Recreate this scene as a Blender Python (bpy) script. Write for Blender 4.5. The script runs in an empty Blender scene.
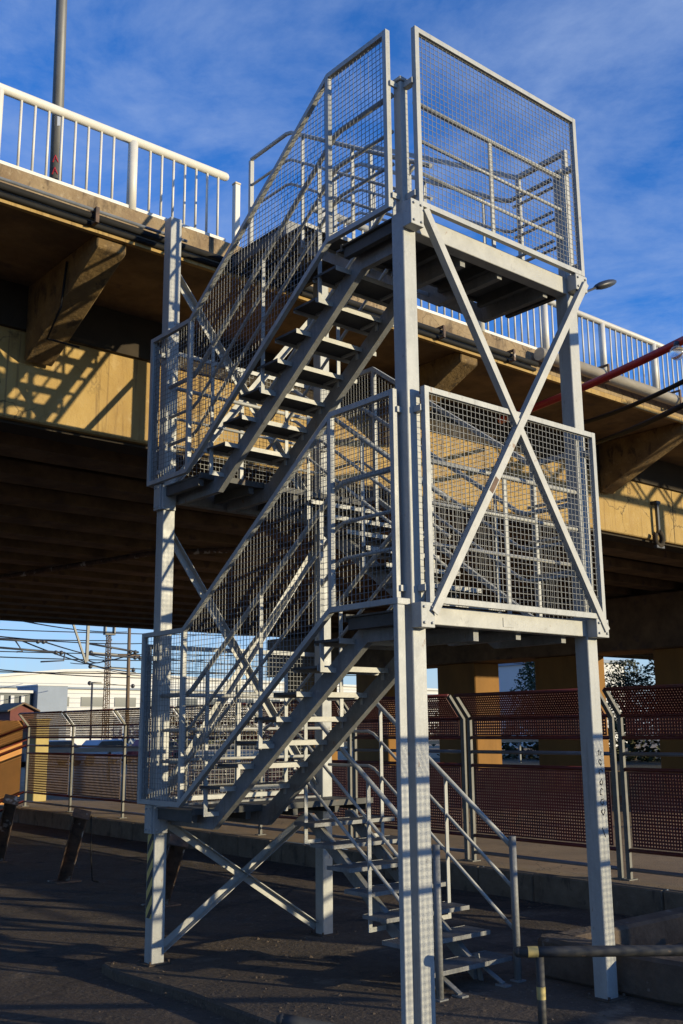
import bpy, math, random
from mathutils import Vector, Matrix
random.seed(7)
S = bpy.context.scene
COL = S.collection
R = math.radians

# ------------------------------------------------------------------ mesh helper
class MB:
    def __init__(s): s.v=[]; s.f=[]; s.sm=[]; s.marks=[]
    def slot(s,i): s.marks.append((len(s.f),i)); return s
    def quadbox(s, P):
        n=len(s.v); s.v+= [tuple(p) for p in P]
        for q in ((0,3,2,1),(4,5,6,7),(0,1,5,4),(1,2,6,5),(2,3,7,6),(3,0,4,7)):
            s.f.append(tuple(n+i for i in q)); s.sm.append(False)
    def box(s,x0,x1,y0,y1,z0,z1):
        s.quadbox([(x0,y0,z0),(x1,y0,z0),(x1,y1,z0),(x0,y1,z0),(x0,y0,z1),(x1,y0,z1),(x1,y1,z1),(x0,y1,z1)])
        return s
    def bar(s,p,q,w,h,up=(0,0,1)):
        p=Vector(p);q=Vector(q);d=(q-p).normalized();up=Vector(up)
        a=d.cross(up)
        if a.length<1e-4: a=d.cross(Vector((1,0,0)))
        a.normalize(); b=a.cross(d).normalized()
        a*=w/2;b*=h/2
        s.quadbox([p-a-b,p+a-b,q+a-b,q-a-b,p-a+b,p+a+b,q+a+b,q-a+b]); return s
    def tube(s,pts,r,n=10,cap=True,r1=None):
        pts=[Vector(p) for p in pts]; m=len(pts); n0=len(s.v)
        d0=(pts[1]-pts[0]).normalized()
        a=d0.cross(Vector((0,0,1)))
        if a.length<1e-3: a=Vector((1,0,0))
        a.normalize()
        for i,p in enumerate(pts):
            if i==0: t=d0
            elif i==m-1: t=(pts[i]-pts[i-1]).normalized()
            else: t=((pts[i]-pts[i-1]).normalized()+(pts[i+1]-pts[i]).normalized()).normalized()
            a=(a-t*a.dot(t)).normalized(); b=t.cross(a)
            rr=r if r1 is None else r+(r1-r)*i/(m-1)
            for k in range(n):
                an=2*math.pi*k/n
                s.v.append(tuple(p+(a*math.cos(an)+b*math.sin(an))*rr))
        for i in range(m-1):
            for k in range(n):
                k2=(k+1)%n
                s.f.append((n0+i*n+k,n0+i*n+k2,n0+(i+1)*n+k2,n0+(i+1)*n+k)); s.sm.append(True)
        if cap:
            s.f.append(tuple(n0+k for k in range(n))[::-1]); s.sm.append(False)
            s.f.append(tuple(n0+(m-1)*n+k for k in range(n))); s.sm.append(False)
        return s
    def prism(s,prof,axis,a0,a1):
        # prof: list of 2d points; axis 0: (y,z) extruded along x ; axis 1: (x,z) along y ; axis 2: (x,y) along z
        def P(p,a):
            return {0:(a,p[0],p[1]),1:(p[0],a,p[1]),2:(p[0],p[1],a)}[axis]
        n=len(s.v);m=len(prof)
        s.v+=[P(p,a0) for p in prof]+[P(p,a1) for p in prof]
        s.f.append(tuple(n+i for i in range(m))[::-1]); s.f.append(tuple(n+m+i for i in range(m)))
        s.sm+=[False,False]
        for i in range(m):
            j=(i+1)%m; s.f.append((n+i,n+j,n+m+j,n+m+i)); s.sm.append(False)
        return s
    def ball(s,c,r,n=10,sq=(1,1,1)):
        c=Vector(c);n0=len(s.v);rows=n//2
        for i in range(rows+1):
            th=math.pi*i/rows
            for k in range(n):
                ph=2*math.pi*k/n
                s.v.append((c.x+sq[0]*r*math.sin(th)*math.cos(ph),c.y+sq[1]*r*math.sin(th)*math.sin(ph),c.z+sq[2]*r*math.cos(th)))
        for i in range(rows):
            for k in range(n):
                k2=(k+1)%n
                s.f.append((n0+i*n+k,n0+(i+1)*n+k,n0+(i+1)*n+k2,n0+i*n+k2)); s.sm.append(True)
        return s
    def build(s,name,mat,parent=None,bevel=0):
        o0=wloc(parent)
        me=bpy.data.meshes.new(name)
        me.from_pydata([(x-o0.x,y-o0.y,z-o0.z) for x,y,z in s.v],[],s.f)
        me.polygons.foreach_set('use_smooth',s.sm)
        import bmesh
        bm=bmesh.new(); bm.from_mesh(me); bmesh.ops.recalc_face_normals(bm,faces=bm.faces); bm.to_mesh(me); bm.free()
        for mm_ in (mat if isinstance(mat,(list,tuple)) else [mat]): me.materials.append(mm_)
        for st_,ix in s.marks:
            for p_ in me.polygons[st_:]: p_.material_index=ix
        me.update()
        o=bpy.data.objects.new(name,me); COL.objects.link(o)
        if parent: o.parent=parent
        if bevel:
            b=o.modifiers.new('bevel','BEVEL'); b.width=bevel; b.segments=1; b.limit_method='ANGLE'; b.angle_limit=R(50)
        return o
def wloc(o):
    v=Vector((0,0,0))
    while o: v=v+o.location; o=o.parent
    return v
def tag(o,label=None,cat=None,group=None,kind=None):
    if label:o['label']=label
    if cat:o['category']=cat
    if group:o['group']=group
    if kind:o['kind']=kind
    return o
def thing(name,loc,label,cat,group=None):
    o=bpy.data.objects.new(name,None); o.empty_display_size=.2; COL.objects.link(o); o.location=loc
    return tag(o,label,cat,group)
def copy_tree(o,parent=None):
    c=o.copy(); COL.objects.link(c); c.parent=parent
    for ch in list(o.children): copy_tree(ch,c)
    return c

# ------------------------------------------------------------------ materials
def mat(name,col,rough=.6,metal=0,var=.25,scale=6,col2=None,bump=0,bscale=None,streak=0,detail=8,spec=.5,spots=None):
    m=bpy.data.materials.new(name); m.use_nodes=True; nt=m.node_tree; N=nt.nodes; L=nt.links
    b=N['Principled BSDF']; b.inputs['Roughness'].default_value=rough; b.inputs['Metallic'].default_value=metal
    b.inputs['Specular IOR Level'].default_value=spec
    tc=N.new('ShaderNodeTexCoord')
    mp=N.new('ShaderNodeMapping'); L.new(tc.outputs['Object'],mp.inputs['Vector'])
    if streak: mp.inputs['Scale'].default_value=(1,1,1/streak)
    n=N.new('ShaderNodeTexNoise'); n.inputs['Scale'].default_value=scale; n.inputs['Detail'].default_value=detail; n.inputs['Roughness'].default_value=.65
    L.new(mp.outputs['Vector'],n.inputs['Vector'])
    r=N.new('ShaderNodeValToRGB'); L.new(n.outputs['Fac'],r.inputs['Fac'])
    c2=col2 or tuple(c*(1-var) for c in col)
    r.color_ramp.elements[0].position=.33; r.color_ramp.elements[1].position=.67
    r.color_ramp.elements[0].color=(*c2,1); r.color_ramp.elements[1].color=(*col,1)
    out=r.outputs['Color']
    if spots:   # (color, scale, threshold)
        n2=N.new('ShaderNodeTexNoise'); n2.inputs['Scale'].default_value=spots[1]; n2.inputs['Detail'].default_value=6
        L.new(tc.outputs['Object'],n2.inputs['Vector'])
        r2=N.new('ShaderNodeValToRGB'); r2.color_ramp.elements[0].position=spots[2]; r2.color_ramp.elements[1].position=min(1,spots[2]+.07)
        L.new(n2.outputs['Fac'],r2.inputs['Fac'])
        mx=N.new('ShaderNodeMixRGB'); L.new(r2.outputs['Color'],mx.inputs['Fac']); L.new(out,mx.inputs['Color1']); mx.inputs['Color2'].default_value=(*spots[0],1)
        out=mx.outputs['Color']
    L.new(out,b.inputs['Base Color'])
    if bump:
        n3=N.new('ShaderNodeTexNoise'); n3.inputs['Scale'].default_value=bscale or scale*4; n3.inputs['Detail'].default_value=8
        L.new(tc.outputs['Object'],n3.inputs['Vector'])
        bp=N.new('ShaderNodeBump'); bp.inputs['Strength'].default_value=bump; bp.inputs['Distance'].default_value=.02
        L.new(n3.outputs['Fac'],bp.inputs['Height']); L.new(bp.outputs['Normal'],b.inputs['Normal'])
    return m
def layered(name,base,dark,rough,layers,bump=.2,bscale=60,bscale2=None,cracks=None,metal=0):
    """base/dark mottle plus layers of (colour, scale xyz, threshold, softness, strength)"""
    m=bpy.data.materials.new(name); m.use_nodes=True; nt=m.node_tree; N=nt.nodes; L=nt.links
    b=N['Principled BSDF']; b.inputs['Metallic'].default_value=metal
    tc=N.new('ShaderNodeTexCoord')
    def noise(scale,detail=9,rough_=.62,dist=0):
        mp=N.new('ShaderNodeMapping'); mp.inputs['Scale'].default_value=scale; L.new(tc.outputs['Object'],mp.inputs['Vector'])
        n=N.new('ShaderNodeTexNoise'); n.inputs['Scale'].default_value=1; n.inputs['Detail'].default_value=detail; n.inputs['Roughness'].default_value=rough_; n.inputs['Distortion'].default_value=dist
        L.new(mp.outputs[0],n.inputs['Vector']); return n.outputs['Fac']
    def ramp(f,a,c):
        r=N.new('ShaderNodeMapRange'); r.inputs['From Min'].default_value=a; r.inputs['From Max'].default_value=c; L.new(f,r.inputs['Value']); return r.outputs['Result']
    def mix(f,c1,c2,k=1):
        x=N.new('ShaderNodeMixRGB')
        if k!=1:
            mu=N.new('ShaderNodeMath'); mu.operation='MULTIPLY'; L.new(f,mu.inputs[0]); mu.inputs[1].default_value=k; f=mu.outputs[0]
        L.new(f,x.inputs['Fac'])
        for sock,c in ((x.inputs['Color1'],c1),(x.inputs['Color2'],c2)):
            if isinstance(c,tuple): sock.default_value=(*c,1)
            else: L.new(c,sock)
        return x.outputs['Color']
    col=mix(ramp(noise(layers[0][1]),.32,.68),base,dark)
    for (c,sc,th,so,k) in layers[1:]:
        col=mix(ramp(noise(sc,9,.62,.4),th,th+so),col,c,k)
    if cracks:
        n0=N.new('ShaderNodeTexNoise'); n0.inputs['Scale'].default_value=2.5; n0.inputs['Detail'].default_value=5; L.new(tc.outputs['Object'],n0.inputs['Vector'])
        va=N.new('ShaderNodeVectorMath'); va.operation='MULTIPLY_ADD'; L.new(n0.outputs['Color'],va.inputs[0]); va.inputs[1].default_value=(.7,.7,.7); L.new(tc.outputs['Object'],va.inputs[2])
        v=N.new('ShaderNodeTexVoronoi'); v.feature='DISTANCE_TO_EDGE'; v.inputs['Scale'].default_value=cracks[1]; L.new(va.outputs[0],v.inputs['Vector'])
        inv=ramp(v.outputs['Distance'],cracks[2],0)
        mk=N.new('ShaderNodeMath'); mk.operation='MULTIPLY'; L.new(inv,mk.inputs[0]); L.new(ramp(noise((.35,.35,.35),3),.45,.55),mk.inputs[1])
        col=mix(mk.outputs[0],col,cracks[0],.8)
    L.new(col,b.inputs['Base Color'])
    rr=N.new('ShaderNodeMapRange'); L.new(noise((6,6,6)),rr.inputs['Value']); rr.inputs['From Min'].default_value=.3; rr.inputs['From Max'].default_value=.7; rr.inputs['To Min'].default_value=rough-.12; rr.inputs['To Max'].default_value=min(1,rough+.12); L.new(rr.outputs['Result'],b.inputs['Roughness'])
    bp=N.new('ShaderNodeBump'); bp.inputs['Strength'].default_value=bump; bp.inputs['Distance'].default_value=.02
    L.new(noise((bscale,)*3,10),bp.inputs['Height']); L.new(bp.outputs[0],b.inputs['Normal'])
    return m
M={}
RUST=(.16,.075,.03)
M['steel']=layered('galvanised_steel',(0.348,0.348,0.329),(0.266,0.270,0.259),.5,[(0,(5,5,1.6)),((0.400,0.396,0.370),(38,38,30),.52,.16,.5),((0.141,0.137,0.130),(22,22,1.3),.58,.16,.55),((0.111,0.104,0.096),(16,16,10),.64,.06,.5),(RUST,(13,13,4.5),.665,.05,.85)],.12,70)
M['steel2']=layered('dull_galvanised_steel',(0.200,0.200,0.196),(0.133,0.133,0.130),.55,[(0,(6,6,2)),((0.296,0.292,0.274),(34,34,34),.54,.16,.5),((0.081,0.078,0.074),(20,20,3),.56,.14,.6),(RUST,(10,10,6),.65,.05,.85)],.15,70)
M['tread']=mat('tread_plate',(0.192,0.185,0.178),.6,0,.4,12,spots=((0.178,0.111,0.067),8,.68),bump=.15,bscale=90)
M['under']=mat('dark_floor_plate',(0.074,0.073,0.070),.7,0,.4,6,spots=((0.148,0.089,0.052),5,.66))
M['wire']=mat('mesh_wire',(0.178,0.181,0.178),.5,0,.25,8)
M['conc']=layered('ochre_stained_concrete',(0.385,0.259,0.089),(0.281,0.174,0.056),.9,[(0,(1.3,1.3,.5)),((0.429,0.311,0.141),(9,9,5),.56,.14,.45),((0.126,0.074,0.030),(13,13,.5),.56,.12,.6),((0.067,0.041,0.021),(2.2,2.2,1.6),.66,.05,.6),((0.052,0.033,0.018),(30,30,30),.66,.06,.5)],.5,22,cracks=((0.044,0.030,0.015),.8,.012))
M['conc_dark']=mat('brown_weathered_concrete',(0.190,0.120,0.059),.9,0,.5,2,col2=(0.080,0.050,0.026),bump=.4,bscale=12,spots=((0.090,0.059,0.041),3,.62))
M['grime_shade']=mat('grime_and_shade_black',(0.037,0.026,0.015),.95,0,.4,3)  # dark joints, sole and hook ring; also paints the shade along the girder top
M['fascia']=layered('cracked_deck_edge_concrete',(0.296,0.215,0.118),(0.178,0.118,0.063),.9,[(0,(2,2,2)),((0.370,0.296,0.192),(14,14,9),.56,.1,.5),((0.067,0.044,0.026),(6,6,2.2),.55,.12,.75),((0.037,0.026,0.015),(18,18,12),.63,.05,.6)],.7,18,cracks=((0.022,0.015,0.009),2.2,.02))
M['white']=mat('white_railing_paint',(0.607,0.577,0.511),.45,0,.10,4,spots=((0.333,0.244,0.148),10,.72))
M['white_pipe']=mat('cream_pipe',(0.592,0.496,0.340),.5,0,.25,3,streak=.3)
M['black']=mat('black_rubber',(.014,.013,.012),.75,0,.4,6,spec=.25)
M['asphalt']=layered('worn_asphalt',(0.101,0.070,0.047),(0.053,0.038,0.026),.88,[(0,(0.481,0.481,0.481)),((0.192,0.144,0.096),(0.866,0.866,0.866),.56,.10,.6),((0.021,0.017,0.013),(0.404,0.404,0.404),.57,.06,.8),((0.231,0.183,0.135),(26,26,26),.60,.04,.6),((0.012,0.009,0.008),(14,14,14),.60,.05,.55),((0.017,0.013,0.010),(2.4,2.4,2.4),.62,.05,.6)],1.0,16,cracks=((0.008,0.005,0.005),.40,.022))
M['slab']=layered('old_concrete_slab',(0.106,0.076,0.050),(0.057,0.041,0.029),.88,[(0,(0.740,0.740,0.740)),((0.204,0.158,0.111),(1.6,1.6,1.6),.58,.07,.6),((0.020,0.016,0.013),(1.1,1.1,1.1),.57,.06,.75),((0.222,0.176,0.130),(30,30,30),.60,.04,.55),((0.013,0.010,0.009),(16,16,16),.61,.05,.5)],1.0,18,cracks=((0.009,0.007,0.005),.55,.02))
M['pave']=layered('dusty_pavement',(0.328,0.226,0.125),(0.221,0.153,0.087),.9,[(0,(0.866,0.866,0.866)),((0.105,0.077,0.048),(1.5,1.5,1.5),.58,.1,.6),((0.068,0.048,0.029),(8,8,8),.64,.05,.6)],.5,40,cracks=((0.048,0.034,0.021),1.1,.015))
M['trough']=mat('stained_trough_concrete',(0.115,0.084,0.058),.95,0,.5,3,col2=(0.053,0.036,0.025),bump=.6,bscale=18,spots=((0.266,0.248,0.222),4,.68))
M['kerb']=layered('kerb_stone',(0.170,0.130,0.089),(0.104,0.078,0.053),.9,[(0,(3,3,3)),((0.044,0.033,0.024),(5,5,3),.57,.1,.7),((0.237,0.192,0.141),(16,16,16),.62,.06,.5)],.6,35)
M['redpaint']=layered('dark_red_paint',(.125,.012,.008),(.075,.010,.008),.6,[(0,(1.2,1.2,1.2)),((.05,.02,.015),(4,4,2),.58,.1,.6),((.16,.06,.035),(16,16,16),.66,.05,.5)],.1,40)
M['post']=mat('fence_post_paint',(0.15,0.142,0.12),.6,0,.4,6,spots=((0.148,0.118,0.059),8,.7))
M['rail_grey']=mat('grey_rail',(.14,.15,.17),.5,0,.3,5)
M['orange']=mat('orange_panel',(0.459,0.200,0.044),.7,0,.2,2)
M['bracket']=layered('bracket_concrete',(0.215,0.133,0.044),(0.111,0.067,0.024),.9,[(0,(2.5,2.5,2.5)),((0.281,0.192,0.089),(12,12,12),.57,.1,.5),((0.033,0.022,0.012),(6,6,3.2),.54,.1,.75),((0.022,0.015,0.009),(22,22,22),.62,.06,.6)],.6,18)
M['pillar']=mat('pale_yellow_paint',(0.407,0.318,0.126),.8,0,.2,2)
M['yellow']=mat('yellow_ochre_column',(0.240,0.115,0.022),.85,0,.3,1.5,bump=.2,streak=3)
M['rust']=mat('rusty_steel',(.17,.10,.06),.8,0,.6,7,col2=(.045,.03,.024),bump=.5,bscale=30,spots=((.42,.37,.32),5,.60))
M['lamp']=mat('lamp_pole_grey',(.16,.155,.145),.5,.2,.3,4,streak=3)
M['lampdark']=mat('dark_lamp_housing',(.04,.04,.042),.45,0,.2,4)
M['redhose']=mat('red_hose',(.42,.02,.02),.45,0,.25,5)
M['hall']=mat('white_cladding',(0.533,0.525,0.503),.6,0,.1,.3)
M['bluewall']=mat('blue_grey_wall',(0.222,0.259,0.311),.7,0,.15,.5)
M['darkglass']=mat('dark_glass',(.03,.04,.05),.15,0,.2,3)
M['wood']=mat('weathered_wood',(0.163,0.111,0.067),.85,0,.4,6,streak=8)
M['redroof']=mat('maroon_wall',(.15,.04,.03),.8,0,.3,2)
M['leaf']=mat('pine_foliage',(0.041,0.063,0.026),.8,0,.5,.9,col2=(0.015,0.028,0.013))
M['leaf2']=mat('hedge_foliage',(0.074,0.074,0.030),.8,0,.5,.5,col2=(0.026,0.037,0.015))
M['verge']=layered('dry_verge',(0.044,0.041,0.021),(0.026,0.024,0.013),.95,[(0,(0.444,0.444,0.444)),((0.074,0.063,0.037),(2,2,2),.58,.1,.6)],.6,20)
M['grit']=mat('loose_grit',(.17,.12,.08),.9,0,.6,40,col2=(.05,.035,.022))
M['brownmesh']=mat('tan_mesh',(.20,.11,.05),.6,0,.4,3)
M['wornpipe']=mat('worn_grey_pipe',(.045,.043,.04),.65,0,.5,9,spots=((.16,.11,.07),14,.66))
M['bark']=mat('tree_bark',(.10,.07,.05),.9,0,.4,4)
M['paper']=mat('paper_sticker',(.7,.7,.68),.6,0,.05,5)
M['redmark']=mat('red_spray_paint',(.65,.04,.06),.6,0,.1,5)
M['ink']=mat('black_marker',(.02,.02,.025),.5,0,.1,5)
M['yellowtape']=mat('yellow_tape',(.42,.33,.12),.6,0,.25,12)
def glass():
    m=bpy.data.materials.new('clear_glass'); m.use_nodes=True; b=m.node_tree.nodes['Principled BSDF']
    b.inputs['Transmission Weight'].default_value=.9; b.inputs['Roughness'].default_value=.06; b.inputs['Base Color'].default_value=(.85,.88,.9,1); return m
M['glass']=glass()
def hazard():
    m=bpy.data.materials.new('hazard_stripes'); m.use_nodes=True; nt=m.node_tree; N=nt.nodes; L=nt.links
    b=N['Principled BSDF']; b.inputs['Roughness'].default_value=.6
    tc=N.new('ShaderNodeTexCoord'); mp=N.new('ShaderNodeMapping'); mp.inputs['Rotation'].default_value=(R(55),0,0)
    L.new(tc.outputs['Object'],mp.inputs['Vector'])
    w=N.new('ShaderNodeTexWave'); w.bands_direction='Z'; w.inputs['Scale'].default_value=3.2; L.new(mp.outputs['Vector'],w.inputs['Vector'])
    r=N.new('ShaderNodeValToRGB'); r.color_ramp.interpolation='CONSTANT'
    r.color_ramp.elements[0].color=(.03,.03,.03,1); r.color_ramp.elements[1].color=(.55,.42,.12,1); r.color_ramp.elements[1].position=.5
    L.new(w.outputs['Fac'],r.inputs['Fac']); L.new(r.outputs['Color'],b.inputs['Base Color']); return m
M['hazard']=hazard()
M['brace']=layered('brace_steel',(0.370,0.363,0.333),(0.289,0.285,0.266),.5,[(0,(7,7,7)),((0.148,0.141,0.133),(15,15,15),.60,.1,.5),(RUST,(11,11,11),.66,.05,.8)],.1,70)

# ------------------------------------------------------------------ the stair tower   (x along the bridge, y towards it)
W,Ln=2.12,3.70; c=.14
z1,z2,z3,z4,z5=1.49,3.12,4.74,6.36,7.80
tower=thing('stair_tower',(0,0,0),'tall pale galvanised steel stair tower with wire mesh sides climbing to the bridge deck','stair tower')
st=M['steel']
def column(x,y,ztop,thin=None,foot=True):
    m=MB().box(x,x+c,y,y+c,.0,ztop)
    if thin:
        m.box(x+.03,x+.115,y+.025,y+.115,ztop+.0005,thin); m.box(x+.015,x+.13,y+.01,y+.13,thin+.0005,thin+.035)
    o=m.build('column',st,tower,.006)
    if foot:
        b=MB().box(x-.05,x+c+.05,y-.05,y+c+.05,.001,.012)
        for dx in (-.03,c+.03):
            for dy in (-.03,c+.03): b.tube([(x+dx,y+dy,.01),(x+dx,y+dy,.04)],.012,6)
        b.build('base_plate',M['trough'],o)
    return o
colF=column(0,0,z4-.03,z4+1.18)
colR=column(W,0,z4-.03,z4+1.1)
colL=column(0,Ln,z5)
colB=column(W,Ln,z5)
# companion post beside the front column, below the middle landing
MB().box(-.15,-.075,.0,.05,.0,z2-.02).box(-.152,-.02,-.004,.055,z2-.0195,z2+.03).build('side_post',st,tower,.004)
MB().box(-.006,-.001,Ln+.02,Ln+.12,.42,1.22).build('hazard_strip',M['hazard'],colL)
# faint handwriting down the right-hand column
pen=MB(); yy=.0-.003
zz=1.98
for k in range(7):
    pts=[]; a0=random.uniform(0,2)
    for i in range(9):
        a=a0+i*random.uniform(.45,.8)*(1 if k%3 else -1)
        pts.append((W+.075+.022*math.cos(a)+random.uniform(-.008,.008),yy,zz+.026*math.sin(a)+random.uniform(-.006,.006)))
    pen.tube(pts,.0035,4); zz-=.082
pen.tube([(W+.05,yy,1.36),(W+.09,yy,1.28)],.0035,4)
pen.build('handwriting',M['ink'],colR)

def panel(name,mapf,s0,s1,bot,top,ups,knots,cell=.05,w=.0036,fr=.045,nrm=None,wires=True):
    """wire panel: bot/top are piecewise-linear in s, monotone; mapf(s,t,off)->world"""
    def lin(K,s):
        for (a,za),(b,zb) in zip(K,K[1:]):
            if s<=b+1e-9: return za+(zb-za)*(s-a)/(b-a)
        return K[-1][1]
    f=MB()
    up=nrm
    def strip(K,off):
        # mitred frame member following the knots with vertical thickness fr
        K=[(K[0][0]+.004,K[0][1])]+list(K[1:-1])+[(K[-1][0]-.004,K[-1][1])]
        for (a,za),(b,zb) in zip(K,K[1:]):
            k=1/math.cos(math.atan2(zb-za,b-a)); h=fr*k
            lo=[mapf(a,za+off[0]*h,-fr/2),mapf(b,zb+off[0]*h,-fr/2),mapf(b,zb+off[0]*h,fr/2),mapf(a,za+off[0]*h,fr/2)]
            hi=[mapf(a,za+off[1]*h,-fr/2),mapf(b,zb+off[1]*h,-fr/2),mapf(b,zb+off[1]*h,fr/2),mapf(a,za+off[1]*h,fr/2)]
            f.quadbox(lo+hi)
    strip(bot,(0,1)); strip(top,(-1,0))
    for s in ups:
        e=fr if s not in (s0,s1) else fr
        a=s-fr/2
        if s==s0:a=s0
        if s==s1:a=s1-fr
        b=a+fr
        d=.0015 if s in (s0,s1) else -.0015
        z0=max(lin(bot,a),lin(bot,b)); zt=min(lin(top,a),lin(top,b))
        zb0=min(lin(bot,a),lin(bot,b))
        lo=z0+.02; hi=zt-.02
        if s in (s0,s1): lo=zb0-.001; hi=zt+.001
        f.quadbox([mapf(a,lo,-fr/2-d),mapf(b,lo,-fr/2-d),mapf(b,lo,fr/2+d),mapf(a,lo,fr/2+d),
                   mapf(a,hi,-fr/2-d),mapf(b,hi,-fr/2-d),mapf(b,hi,fr/2+d),mapf(a,hi,fr/2+d)])
    o=f.build(name,st,tower)
    if not wires: return o
    m=MB(); h=w/2
    n=int((s1-s0)/cell)
    for i in range(1,n+1):
        s=s0+i*cell
        if s>s1-.03: break
        a,b=lin(bot,s)+.02,lin(top,s)-.02
        m.quadbox([mapf(s-h,a,-h),mapf(s+h,a,-h),mapf(s+h,a,h),mapf(s-h,a,h),mapf(s-h,b,-h),mapf(s+h,b,-h),mapf(s+h,b,h),mapf(s-h,b,h)])
    zlo=min(z for _,z in bot); zhi=max(z for _,z in top)
    t=zlo+cell
    while t<zhi-.02:
        # interval of s with bot<=t<=top
        N=240; inside=[s0+(s1-s0)*i/N for i in range(N+1) if lin(bot,s0+(s1-s0)*i/N)+.015<=t<=lin(top,s0+(s1-s0)*i/N)-.015]
        if len(inside)>2:
            a,b=inside[0],inside[-1]
            o1,o2=h,h+w
            m.quadbox([mapf(a,t-h,o1),mapf(b,t-h,o1),mapf(b,t-h,o2),mapf(a,t-h,o2),mapf(a,t+h,o1),mapf(b,t+h,o1),mapf(b,t+h,o2),mapf(a,t+h,o2)])
        t+=cell
    m.build('wire_mesh',M['wire'],o)
    return o
# front-right face panels (constant y)
fy=lambda yv: (lambda s,t,o:(s,yv+o,t))
fx=lambda xv: (lambda s,t,o:(xv+o,s,t))
for zb,h in ((z2,1.70),(z4,1.65)):
    panel('mesh_panel',fy(-.085),.085,2.262,[(.085,zb),(2.262,zb)],[(.085,zb+h),(2.262,zb+h)],[.085,2.262],None)
# left face panels following the front flights
for zl,zh,h in ((z1,z2,1.69),(z3,z4,1.65)):
    K=[(.08,zh),(.876,zh),(3.146,zl),(3.93,zl)]
    panel('mesh_panel',fx(-.055),.08,3.93,K,[(s,z+h) for s,z in K],[.08,.876,3.146,3.93],None)
# right-hand face panels following the back flights
for zl,zh,h in ((z2,z3,1.60),(z4,z5,1.42)):
    K=[(.06,zl),(.68,zl),(2.95,zh),(3.93,zh)]
    if zh==z5: K=[(.06,zl),(.68,zl),(2.95,zh),(3.66,zh)]
    panel('mesh_panel',fx(2.315),K[0][0],K[-1][0],K,[(s,z+h) for s,z in K],[k[0] for k in K],None,wires=zh!=z5)
# bridge-side panels
for zb in (z1,z3):
    panel('mesh_panel',fy(3.92),-.02,2.28,[(-.02,zb),(2.28,zb)],[(-.02,zb+1.58),(2.28,zb+1.58)],[-.02,1.12,2.28],None)
# stubs holding the panels to the columns
def part(name,m,parent,bev,*b):
    q=MB().box(*b)
    if name=='gusset_plate' and b[3]-b[2]>.08 or name=='gusset_plate' and b[1]-b[0]>.1:
        x0,x1,y0,y1,z0,z1_=b
        for zz in (z0+.035,z1_-.035):
            if x1-x0>y1-y0 or x1-x0>.1:
                for xx in (x0+.03,x1-.03): q.tube([(xx,y0-.014,zz),(xx,y0+.002,zz)],.012,6)
            else:
                for yy in (y0+.03,y1-.03): q.tube([(x0-.014,yy,zz),(x0+.002,yy,zz)],.012,6)
    return q.build(name,m,parent,bev)
for zb in (z2,z4):
    for dz in (.09,1.12 if zb==z4 else 1.5):
        part('panel_bracket',st,tower,0,.062,.119,-.08,.024,zb+dz,zb+dz+.05)
        part('panel_bracket',st,tower,0,-.05,.03,.062,.082,zb+dz+.002,zb+dz+.048)
        part('panel_bracket',st,tower,0,W+.1,W+.15,-.08,.024,zb+dz,zb+dz+.05)
for zb in (z1,z3):
    for dz in (.1,1.4): part('panel_bracket',st,tower,0,-.05,-.001,Ln+.03,Ln+.08,zb+dz,zb+dz+.05)

# landings
def landing(x0,x1,y0,y1,z,joists='y',front=True,box=True):
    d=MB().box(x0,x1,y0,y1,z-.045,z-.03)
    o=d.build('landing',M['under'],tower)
    b=MB()
    return o,b
for z in (z2,z4):
    o,b=landing(.02,2.24,.125,.80,z)
    MB().box(.142,2.118,.004,.12,z-.15 if z==z2 else z-.18,z-.012).build('edge_beam',M['brace'],o,.004)
    MB().box(.03,2.23,.802,.83,z-.075,z-.012).build('edge_beam',M['under'],o)
    for x in (.05,.62,1.20,1.75,2.16): part('joist',M['under'],o,0,x,x+.055,.125,.80,z-.14,z-.0455)
    part('gusset_plate',st,o,.003,-.012,.13,-.108,-.004,z-.19,z-.002 if z==z2 else z+.03)
    part('gusset_plate',st,o,.003,W+.0,W+c+.03,-.108,-.004,z-.16,z-.002)
for z in (z1,z3):
    o,b=landing(.0,2.26,3.04,3.69,z)
    MB().box(.142,2.118,3.72,3.82,z-.18,z-.012).build('edge_beam',M['steel2'],o,.004)
    MB().box(.01,2.25,3.0,3.035,z-.07,z-.012).build('edge_beam',M['under'],o)
    for x in (.01,.62,1.20,1.75,2.18): part('joist',M['under'],o,0,x,x+.06,3.04,3.69,z-.14,z-.0455)
    part('gusset_plate',st,o,.003,-.03,.13,Ln-.03,Ln-.002,z-.28,z-.01)
    part('gusset_plate',st,o,.003,-.045,-.002,Ln,Ln+.13,z-.28,z-.01)
o,b=landing(1.03,2.26,3.0,4.14,z5)
MB().box(1.03,2.11,2.94,2.998,z5-.18,z5-.012).build('edge_beam',M['steel2'],o)
for x in (1.05,1.6,2.05): part('joist',M['under'],o,0,x,x+.06,3.0,4.14,z5-.17,z5-.0455)
# small identification plate on the middle beam
MB().box(1.02,1.15,-.001,.0035,z2-.125,z2-.05).build('name_plate',M['brace'],tower)

def poly_strip(m,pts,h,u0,u1):
    """stringer: polyline in (y,z), vertical depth h, width u0..u1"""
    n=len(m.v);k=len(pts)
    for (y,z) in pts:
        m.v+=[(u0,y,z-h/2),(u1,y,z-h/2),(u1,y,z+h/2),(u0,y,z+h/2)]
    m.f.append((n,n+1,n+2,n+3)); m.f.append((n+4*(k-1)+3,n+4*(k-1)+2,n+4*(k-1)+1,n+4*(k-1))); m.sm+=[False,False]
    for i in range(k-1):
        a=n+4*i;b=a+4
        for q in range(4):
            r=(q+1)%4; m.f.append((a+q,b+q,b+r,a+r)); m.sm.append(False)

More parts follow.
